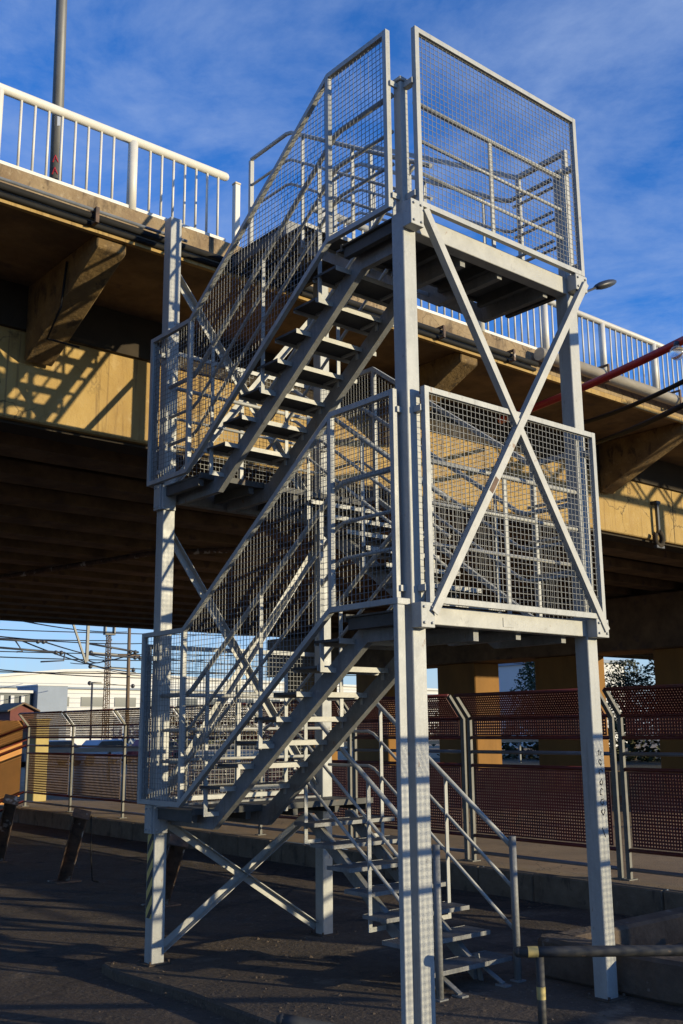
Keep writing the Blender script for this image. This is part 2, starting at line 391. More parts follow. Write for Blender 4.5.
def flight(zl,zh,yt,yb,nris,u0,u1,strs,top_to,bot_to,tr_mat,perf=False,rails=True,rail_top=None,rail_bot=None,hr=(1.06,.72,.42),inner=None,outer=None):
    """yt: y of the top nosing, yb: y of the bottom riser; strs: stringer x centres"""
    d=1 if yb>yt else -1
    going=abs(yb-yt)/nris; ris=(zh-zl)/nris; sl=(zh-zl)/(yb-yt)   # dz = -(y-yt)*sl
    pitch=lambda y: zh-(y-yt)*sl
    m=MB(); soff=-.27 if bot_to!='ground' else -.235
    for x in strs:
        pts=[]
        off=soff
        if top_to is not None:
            tb_=.17 if top_to<.5 else .06
            pts+=[(top_to,pitch(yt-d*tb_)+off),(yt-d*tb_,pitch(yt-d*tb_)+off)]
        else: pts+=[(yt+d*.02,pitch(yt+d*.02)+off)]
        eb=.22
        pts+=[(yb-d*eb,pitch(yb-d*eb)+off)]
        if bot_to not in (None,'ground'): pts+=[(bot_to,pts[-1][1])]
        if bot_to=='ground':
            yy=yb-d*.42; pts[-1]=(yy,pitch(yy)+off)
        m2=pts
        poly_strip(m,m2,.185 if bot_to!='ground' else .14,x-.03,x+.03)
        if bot_to=='ground':
            m.bar((x,yb-d*.40,.16),(x,yb-d*.10,.02),.05,.012); m.bar((x,yb-d*.40,.22),(x,yb-d*.36,.0),.05,.012,(1,0,0)); m.box(x-.04,x+.04,yb-d*.10-.06,yb-d*.10+.06,.0,.015)
    fl=m.build('stair_flight',M['steel2'],tower)
    proto=None
    for k in range(1,nris):
        z=zh-k*ris; ya=yt+d*going*(k-1)-d*.02; yc=yt+d*going*k+d*.015
        if proto is None:
            t=MB(); lo,hi=min(ya,yc)-(.02 if perf else 0),max(ya,yc)+(.01 if perf else 0)
            if perf:
                n=int((u1-u0)/.03)
                for i in range(n): t.box(u0+i*(u1-u0)/n,u0+i*(u1-u0)/n+.012,lo+.004,hi-.004,z-.028,z)
                for i in range(8): t.box(u0,u1,lo+.005+i*(hi-lo-.014)/7,lo+.009+i*(hi-lo-.014)/7,z-.026,z-.002)
                t.slot(1); t.box(u0,u1,lo-.003,lo+.003,z-.034,z+.003).box(u0,u1,hi-.003,hi+.003,z-.034,z+.003).box(u0-.004,u0-.0005,lo,hi,z-.034,z+.002).box(u1+.0005,u1+.004,lo,hi,z-.034,z+.002); t.slot(0)
            else:
                t.box(u0,u1,lo,hi,z-.006,z)
                t.slot(1); t.box(u0,u1,lo-.005,lo,z-.042,z+.0015).box(u0,u1,hi,hi+.005,z-.042,z+.0015); t.slot(0)
                t.box(u0-.004,u0,lo,hi,z-.022,z).box(u1,u1+.004,lo,hi,z-.022,z)
            t.slot(1)
            yq=yt+d*going*(k-1)
            for x in strs:
                sd_=.036 if x<(u0+u1)/2 else -.036
                yy=yq+d*.045; zt=pitch(yy)+soff+.06
                t.bar((x+sd_,yy,min(zt-.04,z-.10)),(x+sd_,yy,z-.0065),.036,.008,(1,0,0))
                t.bar((x+sd_,yq+d*.03,z-.016),(x+sd_,yq+d*.26,z-.016),.03,.02)
            t.v=[(x,y-(lo+hi)/2,zz-z) for x,y,zz in t.v]
            ob=t.build('tread',[tr_mat,M['brace'] if not perf else M['steel2']],None); ob.parent=fl
            proto=ob
        else:
            ob=proto.copy(); COL.objects.link(ob); ob.parent=fl
        ob.location=(0,(ya+yc)/2,z)
    # handrails
    if rails:
        for ux,side in ((u0+.02,-1),(u1-.02,1)):
            if side==-1 and inner==False: continue
            for i,h in enumerate(hr):
                pts=[]
                tt=rail_top[0 if side==-1 else 1] if rail_top else None
                tb=rail_bot[0 if side==-1 else 1] if rail_bot else None
                r=.024 if i==0 else .0165
                y0=yt-d*.03; y1=yb+d*.0
                if tt is not None:
                    pts+=[(ux,tt,pitch(y0)+h),(ux,y0-d*.05,pitch(y0)+h),(ux,y0+d*.04,pitch(y0+d*.04)+h)]
                else: pts+=[(ux,y0,pitch(y0)+h)]
                if tb is not None:
                    pts+=[(ux,y1-d*.05,pitch(y1-d*.05)+h),(ux,y1+d*.05,pitch(y1)+h-.01),(ux,tb,pitch(y1)+h-.01)]
                elif bot_to=='ground': pts+=[(ux,.95,pitch(.95)+h)]
                else: pts+=[(ux,y1-d*.02,pitch(y1-d*.02)+h)]
                MB().tube(pts,r,10).build('handrail',st if i==0 else M['brace'],fl)
            for q in ((.10,.48,.86) if bot_to!='ground' else (.06,.52)):
                y=yt+(yb-yt)*q
                xs=min(strs,key=lambda a:abs(a-ux)); zb=pitch(y)-.30
                p=MB().box(ux-.02,ux+.02,y-.006,y+.006,zb,pitch(y)+hr[0]-.012)
                p.box(min(ux+.0201*(-side),xs),max(ux+.0201*(-side),xs),y-.005,y+.005,zb,zb+.04)
                p.build('baluster',st,fl)
    return fl
# front flights (rise towards the camera)
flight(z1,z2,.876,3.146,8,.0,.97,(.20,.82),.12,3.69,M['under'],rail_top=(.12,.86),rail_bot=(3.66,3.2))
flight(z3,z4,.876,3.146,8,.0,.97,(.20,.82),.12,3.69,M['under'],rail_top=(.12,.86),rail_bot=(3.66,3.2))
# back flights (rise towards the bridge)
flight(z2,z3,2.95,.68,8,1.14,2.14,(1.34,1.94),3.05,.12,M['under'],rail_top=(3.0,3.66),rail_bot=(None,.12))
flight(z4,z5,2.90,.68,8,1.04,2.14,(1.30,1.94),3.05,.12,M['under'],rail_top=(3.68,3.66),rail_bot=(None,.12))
# first flight from the ground
gf=flight(0,z1,2.85,.82,8,1.10,2.15,(1.34,1.88),3.0,'ground',M['tread'],perf=True,rail_top=(2.9,3.6),hr=(1.02,.66,.30))
for x in (1.13,2.11):
    MB().tube([(x,.95,.0),(x,.95,1.23)],.034,12).box(x-.05,x+.05,.90,1.0,.0,.012).build('newel_post',M['steel2'],gf)
# landing rails along the front and bridge faces
for z,hs in ((z2,(1.15,.81,.48)),(z4,(1.05,.71,.41))):
    for h in hs:
        MB().tube([(.2,.04,z+h),(2.2,.04,z+h)],.022 if h>1 else .016,10).build('handrail',M['brace'],tower)
    for x in (1.15,):
        MB().box(x-.018,x+.018,.03,.05,z-.01,z+hs[0]-.01).build('baluster',st,tower)
    for h in hs: MB().tube([(2.22,.05,z+h-.02),(2.22,.68,z+h-.02)],.016,8).build('handrail',M['brace'],tower)
for z in (z1,z3):
    for h in (1.06,.72,.42):
        MB().tube([(.12,3.67,z+h),(2.2,3.67,z+h)],.022 if h>1 else .016,10).build('handrail',M['brace'],tower)
# end post of the top flight's left rail
MB().box(1.035,1.085,3.66,3.70,z5-.03,z5+1.06).build('baluster',st,tower)

# X braces
def angle(p,q,w=.065,out=(0,-1,0)):
    """an angle iron lying against a y=const face"""
    p=Vector(p);q=Vector(q);d=(q-p).normalized();n=Vector(out);a=d.cross(n).normalized()
    m=MB()
    m.bar(p,q,w,.008,n)
    off=a*(w/2-.004)-n*(w/2)
    m.bar(p+off,q+off,.0078,w-.01,n)
    return m
tw=tower
angle((.15,-.118,6.34),(2.26,-.118,3.02)).build('cross_brace',M['brace'],tw)
ob=angle((2.25,-.130,6.28),(.11,-.130,3.04)).build('cross_brace',M['brace'],tw)
# the rusty scrape on the right-leaning brace
d=Vector((.11-2.25,0,3.04-6.28)).normalized(); pc=Vector((2.25,-.1355,6.28))+d*2.58
MB().bar(pc-d*.07,pc+d*.08,.045,.002,(0,-1,0)).build('rust_patch',M['rust'],ob)
for za,zb in ((7.20,4.72),(4.26,1.52),(1.34,.08)):
    angle((.13,3.85,za),(2.13,3.85,zb),.075,(0,1,0)).build('cross_brace',M['brace'],tw)
    angle((2.13,3.862,za),(.13,3.862,zb),.075,(0,1,0)).build('cross_brace',M['brace'],tw)

# ------------------------------------------------------------------ the bridge
ZD=8.0; YE=4.15
bridge=thing('road_bridge',(0,YE,0),'wide ochre concrete road bridge with dark beamed underside behind the stair tower','bridge')
X0,X1=-34,75
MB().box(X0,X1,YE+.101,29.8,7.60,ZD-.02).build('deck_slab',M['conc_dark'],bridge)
MB().box(X0,X1,YE,YE+.10,7.63,ZD-.0).build('deck_edge',M['fascia'],bridge,.02)
MB().box(X0,X1,YE-.03,YE+.03,7.545,7.627).build('drip_ledge',M['conc'],bridge)
yg=6.1
g0=MB().box(X0,X1,yg,yg+.55,5.90,7.595).build('edge_girder',M['conc'],bridge,.02)
MB().box(X0,X1,yg+.10,yg+.50,5.86,5.899).build('girder_sole',M['grime_shade'],g0)
MB().box(X0,X1,yg-.07,yg-.001,7.03,7.596).build('girder_shade_strip',M['grime_shade'],bridge)  # added black strip: the deck edge's shade painted along the girder top
y=yg+1.45; proto=None
for q in range(-6,16):
    part('joint',M['grime_shade'],g0,0,1.9+2.9*q,1.918+2.9*q,yg-.0022,yg-.0004,5.905,7.028)
while y<29.5:
    if proto is None:
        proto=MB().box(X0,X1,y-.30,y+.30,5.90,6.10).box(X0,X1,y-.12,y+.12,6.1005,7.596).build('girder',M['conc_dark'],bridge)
        y0=y
    else:
        q=proto.copy(); COL.objects.link(q); q.parent=bridge; q.location=(0,y-y0,0)
    y+=1.48
# tapered cantilever brackets
proto=None
for k in range(-3,8):
    x=-.46+5.79*k
    if proto is None:
        proto=MB().prism([(YE+.035,7.543),(YE+.035,7.44),(YE+.06,7.42),(yg-.072,6.62),(yg-.072,7.598),(YE+.11,7.598)],0,x-.18,x+.18).build('bracket',M['bracket'],bridge,.015)
        xb=x
    else:
        q=proto.copy(); COL.objects.link(q); q.parent=bridge; q.location=(x-xb,0,0)
# pipes along the deck edge
def clamps(pp,xs,y,z,r):
    for x in xs:
        m=MB().box(x-.02,x+.02,y-r-.02,YE-.001,z+r+.002,z+r+.03).box(x-.02,x+.02,y-r-.028,y-r-.004,z-r-.03,z+r+.03).box(x-.02,x+.02,y-r,y+r,z-r-.03,z-r-.004)
        m.build('pipe_clamp',M['rust'],pp)
p1=MB().tube([(X0,YE-.09,7.665),(6.72,YE-.09,7.69)],.04,12).build('dark_pipe',M['black'],bridge)
clamps(p1,[-6.3,-3.5,-.75,2.4,4.6,6.1],YE-.09,7.68,.06)
MB().tube([(X0,YE-.05,7.60),(6.72,YE-.05,7.615)],.03,8).build('dark_pipe',M['black'],bridge)
MB().tube([(X0,YE-.13,7.735),(.4,YE-.13,7.745)],.018,8).build('dark_pipe',M['rail_grey'],bridge)
p2=MB().tube([(6.70,YE-.16,7.84),(X1,YE-.16,7.86)],.105,14).build('white_pipe',M['white_pipe'],bridge)
clamps(p2,[8.3,10.4,12.5,15,17.5],YE-.16,7.85,.12)
tag(p2,'cream drain pipe')
MB().tube([(-6,20,5.8),(4.1,18.4,5.82),(5.24,13.25,5.82),(8,4.8+5,5.82)],.06,8).build('under_pipe',M['rust'],bridge)
# junction boxes / thin cable below the bracket
MB().tube([(-.66,4.9,7.5),(-.66,5.0,6.98),(-.655,5.35,6.70),(-.25,5.35,6.69)],.014,6).build('cable',M['black'],bridge)

def railing(xs,xe,label,maxb,post_x,ZD=8.0,top=8.895):
    t=thing('bridge_railing',((xs+xe)/2,YE+.1,ZD),label,'railing')
    yv=YE+.08
    a=MB().tube([(xs,yv,top),(xe,yv,top)],.052,12); a.ball((xs,yv,top),.052,12).ball((xe,yv,top),.052,12)
    a.build('top_rail',M['white'],t)
    MB().box(xs,xe,yv-.03,yv+.03,ZD+.012,ZD+.055).build('bottom_rail',M['white'],t)
    for x in post_x:
        MB().tube([(x,yv,ZD+.0),(x,yv,top-.025)],.057,14).build('post',M['white'],t)
    n=0;x=xs+.07;rest=MB()
    while x<xe-.02:
        if all(abs(x-p)>.1 for p in post_x):
            if n<maxb:
                MB().tube([(x,yv,ZD+.05),(x,yv,top-.035)],.0155,8).build('baluster',M['white'],t)
            else: rest.tube([(x,yv,ZD+.05),(x,yv,top-.035)],.0155,6)
            n+=1
        x+=.157
    if rest.v: tag(rest.build('baluster_row',M['white'],t),kind='stuff')
    return t
# reversed so the balusters nearest the stairs are the individual ones
railing(-7.6,1.05,'white tubular bridge railing left of the stair tower, ending in a round tip',100,[-.22-1.6*i for i in range(5)])
railing(2.45,26,'white tubular bridge railing right of the stair tower, behind the red hose',100,[2.6+1.53*i for i in range(16)],8.004,8.95)
ep=thing('end_post',(1.2,YE+.1,ZD),'short square white post standing alone in the gap at the end of the left railing','post')
MB().box(1.20,1.275,YE+.07,YE+.145,ZD,8.86).build('shaft',M['white'],ep,.006)
MB().box(1.195,1.28,YE+.065,YE+.15,8.861,8.885).build('cap',M['white_pipe'],ep,.004)

# bridge bent far on the right
pier=thing('bridge_pier',(20.6,15,0.25),'row of wide concrete columns under a cap beam, one face lit yellow','bridge pier')
for i in range(7):
    yv=27.2-4.25*i+.0
    MB().box(20.0,21.2,yv-1.75/2,yv+1.75/2,.25,4.30).build('column',M['yellow'],pier,.03)
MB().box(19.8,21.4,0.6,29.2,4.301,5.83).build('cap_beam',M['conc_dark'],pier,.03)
MB().box(20.3,20.9,0.9,28.9,.25,.92).build('plinth_wall',M['pave'],pier)

# ------------------------------------------------------------------ street lamps
lp=thing('street_lamp',(-.62,5.4,ZD),'grey lamp post behind the left white railing with a sticker and red spray marks','street lamp')
pl=MB().tube([(-.62,5.4,ZD-.02),(-.68,5.4,11.5),(-.76,5.4,16)],.077,14,r1=.06).build('pole',M['lamp'],lp)
MB().tube([(-.76,5.4,15.9),(-.70,6.2,16.4),(-.6,7.2,16.5)],.04,10).build('arm',M['lamp'],lp)
MB().ball((-.55,7.5,16.5),.34,12,(.5,1,.3)).build('lamp_head',M['lampdark'],lp)
MB().bar((-.676,5.336,9.45),(-.678,5.336,9.58),.07,.004,(-.64,-.76,0)).build('sticker',M['paper'],pl)
rm=MB()
for zz in (8.80,8.96):
    rm.tube([(-.70,5.356,zz),(-.675,5.338,zz+.09),(-.645,5.324,zz+.01),(-.67,5.334,zz+.05)],.011,5)
rm.build('spray_mark',M['redmark'],pl)
lf=thing('street_lamp',(21.6,14.33,ZD),'dark street lamp with a flat angled head behind the right column of the stair tower','street lamp')
MB().tube([(21.7,14.25,ZD-.02),(21.7,14.25,15.2)],.09,10,r1=.06).build('pole',M['lampdark'],lf)
MB().tube([(21.7,14.25,15.1),(21.85,14.23,16.2),(22.3,14.2,16.75),(22.95,14.2,17.1)],.045,8).build('arm',M['lampdark'],lf)
hd=MB().ball((0,0,0),.66,14,(1,.42,.22)); mm=Matrix.Translation((23.42,14.17,17.33))@Matrix.Rotation(R(-24),4,'Y')
hd.v=[tuple(mm@Vector(p)) for p in hd.v]; hd.build('lamp_head',M['lampdark'],lf)

# ------------------------------------------------------------------ hoses, cables and hung things right of the tower
def hang(name,pts,r,m,label,cat,group=None,n=10):
    # sagging line through points
    P=[]
    for a,b in zip(pts,pts[1:]):
        a=Vector(a);b=Vector(b)
        for i in range(10):
            t=i/10; p=a.lerp(b,t); p.z-=.05*4*t*(1-t); P.append(p)
    P.append(Vector(pts[-1]))
    return tag(MB().tube(P,r,n).build(name,m,None),label,cat,group)
hang('red_hose',[(6.90,5.00,7.05),(6.63,1.5,7.28),(3.31,-2.50,6.13)],.058,M['redhose'],'thick red hose slung from under the bridge past the right column','hose')
hang('overhead_cable',[(8.46,4.70,7.19),(6.55,1.5,6.68),(5.82,-2.50,6.71)],.034,M['black'],'upper thin black cable running below the red hose','cable')
hang('overhead_cable',[(10.04,5.90,7.30),(6.50,1.5,6.34),(5.68,-2.50,6.35)],.040,M['black'],'lower black cable running below the other cable towards the bridge girder','cable')
gl=thing('globe_lamp',(6.38,1.45,7.0),'clear round glass globe hanging at the red hose by the right picture edge','lamp')
MB().ball((6.38,1.45,7.03),.10,16).build('globe',M['glass'],gl)
MB().tube([(6.40,1.48,7.12),(6.44,1.48,7.2)],.035,10).build('socket',M['lampdark'],gl)
hk=thing('hanging_hook',(12.85,yg-.12,6.7),'dark hook block hanging against the sunlit girder at the right','hook')
MB().box(12.74,12.80,yg-.13,yg-.07,6.02,6.66).box(12.70,12.84,yg-.15,yg-.001,6.62,6.68).build('hanger_bar',M['lampdark'],hk)
ring=[(12.76+.13*math.sin(a),yg-.10,5.90+.15*math.cos(a)) for a in [i*2*math.pi/14 for i in range(13)]]
MB().tube(ring,.055,8).build('hook_ring',M['grime_shade'],hk)
MB().box(12.62,12.90,yg-.14,yg-.06,5.70,5.77).build('jaw',M['lampdark'],hk,.01)

# ------------------------------------------------------------------ ground
def sheet(name,pts,z,m,kind='structure'):
    o=MB(); o.v=[(x,y,z) for x,y in pts]; o.f=[tuple(range(len(pts)))]; o.sm=[False]
    return tag(o.build(name,m,None),kind=kind)
sheet('road',[(-400,-400),(6.02,-400),(6.02,400),(-400,400)],-.09,M['asphalt'])
sheet('pavement',[(6.14,-400),(400,-400),(400,400),(6.14,400)],.25,M['pave'])
sheet('verge',[(24,-90),(260,-90),(260,44),(24,44)],.262,M['verge'])
kb=MB(); y=-20; 
while y<60:
    kb.box(6.0+random.uniform(-.012,.012),6.15,y+.006,y+.994,-.12,.256+random.uniform(-.008,.006)); y+=1.0
tag(kb.build('kerb',M['kerb'],None,.02),kind='structure')
sl=MB().prism([(-.34,-9),(-.30,1.2),(-.26,2.6),(-.36,3.7),(-.30,4.12),(-.1,4.25),(3.2,4.3),(3.2,-9)],2,-.13,0.0)
tag(sl.build('tower_slab',M['slab'],None,.02),kind='structure')

lt=MB()
for _ in range(1500):
    q=random.random()
    if q<.45: x,y,z=6.0-abs(random.gauss(0,.25))-.02,random.uniform(-1,20),-.09
    elif q<.75: x,y,z=random.uniform(-.2,3.1),random.uniform(-1.5,4.1),0
    else: x,y,z=random.uniform(-6,5.8),random.uniform(-1,16),-.09
    if -.45<x<3.25 and y<4.35: z=0.0
    r=random.uniform(.006,.022)*(1.5 if random.random()<.1 else 1); a=random.uniform(0,6.28); k0=len(lt.v)
    for i in range(5): lt.v.append((x+r*math.cos(a+i*1.257)*random.uniform(.7,1.1),y+r*math.sin(a+i*1.257),z+.001))
    lt.v.append((x+random.uniform(-.3,.3)*r,y,z+r*random.uniform(.3,.8)))
    for i in range(5): lt.f.append((k0+i,k0+(i+1)%5,k0+5)); lt.sm.append(False)
tag(lt.build('litter',M['grit'],None),'loose grit and dry leaf litter on the road and round the tower feet','grit',kind='stuff')

# ------------------------------------------------------------------ red mesh fence on the pavement
def fence(origin,along,lean,posts,zs,label,zbase,mesh_m,arm=(.30,.34),mesh_all=False,pitch=.042,bw=.028,tilt=0):
    """origin + along*s ; lean = horizontal unit vector the arms point to"""
    o=Vector(origin);A=Vector(along);N=Vector(lean)
    t=thing('mesh_fence',tuple(o+A*((posts[0]+posts[-1])/2)),label,'fence')
    P=lambda s,n,z: tuple(o+A*s+N*n+Vector((0,0,z)))
    zbend=zs['bend']; ztop=zbend+arm[1]
    for s in posts:
        for ds in ((-.07,.07) if s<9.5 else (0,)):
            m=MB().bar(P(s+ds,0,zbase),P(s+ds,0,zbend),.05,.06,A)
            m.bar(P(s+ds,0.0,zbend-.01),P(s+ds,arm[0],ztop),.048,.058,A)
            pm=m.build('post',M['post'],t)
            MB().bar(P(s+ds,-.09,zbase+.008),P(s+ds,.09,zbase+.008),.11,.014).build('foot_plate',M['post'],pm)
    for a,b in zip(posts,posts[1:]):
        a+=.10;b-=.10
        for z,m in zs['rails']:
            MB().tube([P(a-.03,.0,z),P(b+.03,.0,z)],.026,8).build('rail',M[m],t)
        MB().tube([P(a-.03,arm[0],ztop),P(b+.03,arm[0],ztop)],.026,8).build('rail',M['redpaint'],t)
        far=a>9.5 and mesh_m is M['redpaint'] and pitch<.045
        def grid(f,h,pitch=pitch*(1.5 if far else 1),bw=bw*(.95 if far else .86)):
            g=MB();e=.0025
            n=int((b-a-.1)/pitch)
            for i in range(n+1):
                s=a+.05+i*pitch
                g.quadbox([f(s,0,-e),f(s+bw,0,-e),f(s+bw,0,e),f(s,0,e),f(s,h,-e),f(s+bw,h,-e),f(s+bw,h,e),f(s,h,e)])
            k=int(h/pitch)
            for i in range(k+1):
                q=i*pitch
                g.quadbox([f(a+.05,q,e),f(b-.05,q,e),f(b-.05,q,3*e),f(a+.05,q,3*e),f(a+.05,q+bw,e),f(b-.05,q+bw,e),f(b-.05,q+bw,3*e),f(a+.05,q+bw,3*e)])
            g.build('mesh_panel',M['brownmesh'] if far else mesh_m,t)
        for lo,hi in zs['mesh']:
            grid(lambda s,q,e,lo=lo:P(s,e,lo+q),hi-lo)
        L=math.hypot(*arm)
        grid(lambda s,q,e:P(s,arm[0]*q/L+e*arm[1]/L,zbend+arm[1]*q/L-e*arm[0]/L),L-.03)
    return t
ZS={'bend':2.34,'rails':[(2.34,'redpaint'),(2.05,'redpaint'),(1.84,'rail_grey'),(1.64,'redpaint'),(.62,'redpaint'),(.38,'rail_grey')],'mesh':[(2.08,2.31),(.66,1.61)]}
fence((6.5,0,0),(0,1,0),(-1,0,0),[-5.25,-2.55,.15,2.87,5.6,8.3,11.0,13.7,16.4,19.1,21.8],ZS,'long mesh fence with leaning post tops along the kerb, dark red near and tan far',.25,M['redpaint'])
# the fence to the right of the viewpoint that throws its mesh shadow on the tower's feet
ZS2={'bend':2.42,'rails':[(2.42,'redpaint'),(2.15,'redpaint'),(1.92,'rail_grey'),(1.66,'redpaint'),(.55,'redpaint'),(.2,'rail_grey')],'mesh':[(.05,2.40)]}
fence((0,-3.4,0),(1,0,0),(0,-1,0),[1.3,4.5],ZS2,'mesh fence running across to the right of the stair foot',0,M['redpaint'],pitch=.05,bw=.006)

gt=thing('lattice_gantry',(19.5,-2.65,.25),'light lattice gantry on two legs that crosses to the right of the stair tower','gantry')
gm=MB()
for yv in (-2.8,-2.5):
    for zz in (8.15,8.68): gm.bar((12.5,yv,zz),(26,yv,zz),.10,.10)
    x=12.6;k=0
    while x<25.6:
        gm.bar((x,yv,8.2 if k%2 else 8.63),(x+.5,yv,8.63 if k%2 else 8.2),.05,.05); x+=.5;k+=1
gm.build('truss',M['steel2'],gt)
for x in (17.6,25.4): MB().box(x-.09,x+.09,-2.74,-2.56,.25,8.09).build('leg',M['steel2'],gt)

# ramp barrier at the far left end, with orange panels
rb=thing('ramp_barrier',(4.6,21.8,0),'barrier with orange panels and sloping dark rails at the far left end of the fence','barrier')
MB().box(1.0,6.38,21.9,21.93,.32,2.50).build('panel',M['orange'],rb)
for zt in (2.34,2.0,1.84,.62,.38):
    MB().tube([(6.44,21.78,zt),(1.0,21.78,zt-1.9)],.032,8).build('rail',M['redpaint'],rb)
for x in (2.8,4.6): MB().box(x-.04,x+.04,21.80,21.87,-.09,2.4).build('post',M['post'],rb)
cp=thing('concrete_pillar',(7.55,23.5,.25),'pale yellow square pillar behind the far left corner of the fence','pillar')
MB().box(7.38,7.78,23.3,23.8,.25,2.50).build('shaft',M['pillar'],cp,.015)
MB().box(7.34,7.82,23.26,23.84,2.501,2.56).build('cap',M['pillar'],cp,.01)

# ------------------------------------------------------------------ leaning rusty stumps
def stump(loc,label,top):
    t=thing('leaning_post',loc,label,'post','rusty leaning steel posts beside the road')
    b=Vector(loc);q=Vector(top)
    d=(q-b); e=Vector((.764,-.644,0))
    m=MB()
    m.bar(b,q,.20,.016,e.cross(d)) if False else None
    n=d.normalized(); a=(e-n*e.dot(n)).normalized(); w=a.cross(n)
    def plank(c0,wa,ww):
        m.quadbox([b+c0-a*wa/2-w*ww/2,b+c0+a*wa/2-w*ww/2,b+c0+a*wa/2+w*ww/2,b+c0-a*wa/2+w*ww/2,
                   q+c0-a*wa/2-w*ww/2,q+c0+a*wa/2-w*ww/2,q+c0+a*wa/2+w*ww/2,q+c0-a*wa/2+w*ww/2])
    plank(Vector((0,0,0)),.17,.018); plank(a*.093,.016,.14); plank(-a*.093,.016,.14)
    m.build('beam',M['rust'],t)
    MB().bar(q-a*.13,q+a*.13,.18,.02,n).build('head_plate',M['rust'],t)
    MB().box(b.x-.2,b.x+.2,b.y-.2,b.y+.2,b.z+.0,b.z+.02).build('foot_plate',M['rust'],t)
    return t
stump((2.17,10.2,-.09),'leaning rusty steel post with flaked paint and a hanging wire, between the other two',(1.98,9.3,.98))
stump((2.14,7.2,-.09),'leaning rusty steel post half hidden behind the left leg of the stair tower',(1.95,6.45,.80))
stump((2.40,13.4,-.09),'leaning rusty steel post cut by the left picture edge',(2.05,12.1,1.06))
wr=tag(MB().tube([(2.13,9.28,.95),(2.16,9.3,.4),(2.3,9.5,-.02),(2.5,9.7,-.08)],.010,6).build('loose_wire',M['black'],None),'thin wire dangling from the middle leaning post','wire')

# ------------------------------------------------------------------ concrete trough right of the tower
tr=thing('concrete_trough',(3.6,0,0),'low broken concrete trough behind the right leg of the stair tower','trough')
MB().prism([(2.52,-1.6),(2.66,-1.6),(2.66,.72),(2.60,.98),(2.48,1.0),(2.36,.92),(2.36,-.3)],2,0,.34).box(2.661,5.4,.72,.98,0,.33).box(2.661,5.4,-1.6,-1.45,0,.30).build('rim_wall',M['trough'],tr,.03)
sheet_in=MB().box(2.665,5.38,-1.445,.715,.001,.06).build('inner_floor',M['rust'],tr)
MB().box(3.2,3.5,.2,.32,.062,.22).box(4.1,4.2,-.1,.5,.062,.18).build('rubble',M['rust'],tr,.02)

# ------------------------------------------------------------------ black pipe barriers in the foreground
def barrier(p0,length,label,posts,dz=0,bands=True):
    d=Vector((.7647,-.6444,dz)); p0=Vector(p0)
    t=thing('pipe_barrier',(p0.x,p0.y,0),label,'barrier')
    m=MB(); z=p0.z
    pts=[p0+d*(length*i/10) for i in range(11)]
    m.tube(pts,.036,14).ball(p0,.036,12)
    bar_=m.build('rail',M['wornpipe'],t)
    if bands: MB().tube([p0+d*.06,p0+d*.13],.0372,14,cap=False).build('tape_band',M['yellowtape'],bar_)
    for s in posts:
        q=p0+d*s
        z=q.z; p=MB().tube([(q.x,q.y,0.0),(q.x,q.y,z-.03)],.03,12).build('post',M['wornpipe'],t)
        if bands: MB().tube([(q.x,q.y,z-.30),(q.x,q.y,z-.22)],.0312,12,cap=False).build('tape_band',M['yellowtape'],p)
    return t
barrier((.37,-.58,.70),3.2,'worn dark grey pipe barrier with a yellow taped end in front of the stair foot',[.14,2.6])
barrier((-1.84,-.85,.70),.9,'dark grey pipe barrier end at the bottom picture edge, left of the front column',[.5],-.2,False)

# ------------------------------------------------------------------ far background
hall=thing('industrial_hall',(90,130,.25),'large white industrial hall with a low arched roof beyond the railway','hall')
prof=[(38,.25),(38,8.6),(49,9.4),(58,10.3),(63,10.5),(71,10.0),(85,9.6),(110,9.2),(150,8.6),(150,.25)]
MB().prism(prof,1,130,175).build('wall',M['hall'],hall)
MB().prism([(x,z+.02) for x,z in prof[1:-1]]+[(x,z+.35) for x,z in prof[1:-1]][::-1],1,129.6,175.4).build('roof',M['hall'],hall)
lv=MB()
for i in range(12): lv.box(38,150,129.95,129.985,1.5+i*.65,1.56+i*.65)
lv.build('cladding_seam',M['bluewall'],hall)
for x in (52,66,80,96): MB().box(x,x+4,129.9,129.98,.25,4.2).build('door',M['bluewall'],hall)
wn=[MB().box(40+i*5.2,43.4+i*5.2,129.9,129.94,5.6,6.9).build('window',M['darkglass'],hall) for i in range(20)]
MB().box(38,150,129.5,129.89,8.0,8.25).build('gutter',M['bluewall'],hall)
an=thing('annex_building',(47.3,110,.25),'blue grey flat roofed annex in front of the white hall','building')
MB().box(45.6,49.3,110,116,.25,7.45).build('wall',M['bluewall'],an)
MB().box(45.5,49.4,109.9,116.1,7.451,7.6).build('roof',M['hall'],an)
MB().box(46.2,48.4,109.95,109.99,1.2,2.6).build('window',M['darkglass'],an)
wb=thing('workshop_building',(38,110,.25),'dark workshop with pale upright fins left of the blue grey annex','building')
MB().box(30,45.3,111,118,.25,6.6).build('wall',M['darkglass'],wb)
for i in range(12): MB().box(30.2+i*1.25,30.6+i*1.25,110.7,110.99,.25,6.3).build('fin',M['hall'],wb)
MB().box(29.8,45.4,110.6,118.2,6.601,6.9).build('roof',M['hall'],wb)
hut=thing('railway_hut',(22.55,60,.25),'small maroon hut with a pale gabled roof edge behind the fence','hut')
MB().prism([(21.75,.25),(21.75,3.55),(22.55,3.92),(23.35,3.55),(23.35,.25)],1,60,63).build('wall',M['redroof'],hut)
MB().prism([(21.45,3.47),(22.55,3.97),(23.65,3.47),(23.65,3.57),(22.55,4.08),(21.45,3.57)],1,59.7,63.2).build('roof',M['wood'],hut)
MB().box(22.3,22.9,59.96,59.99,.25,2.2).build('door',M['wood'],hut)
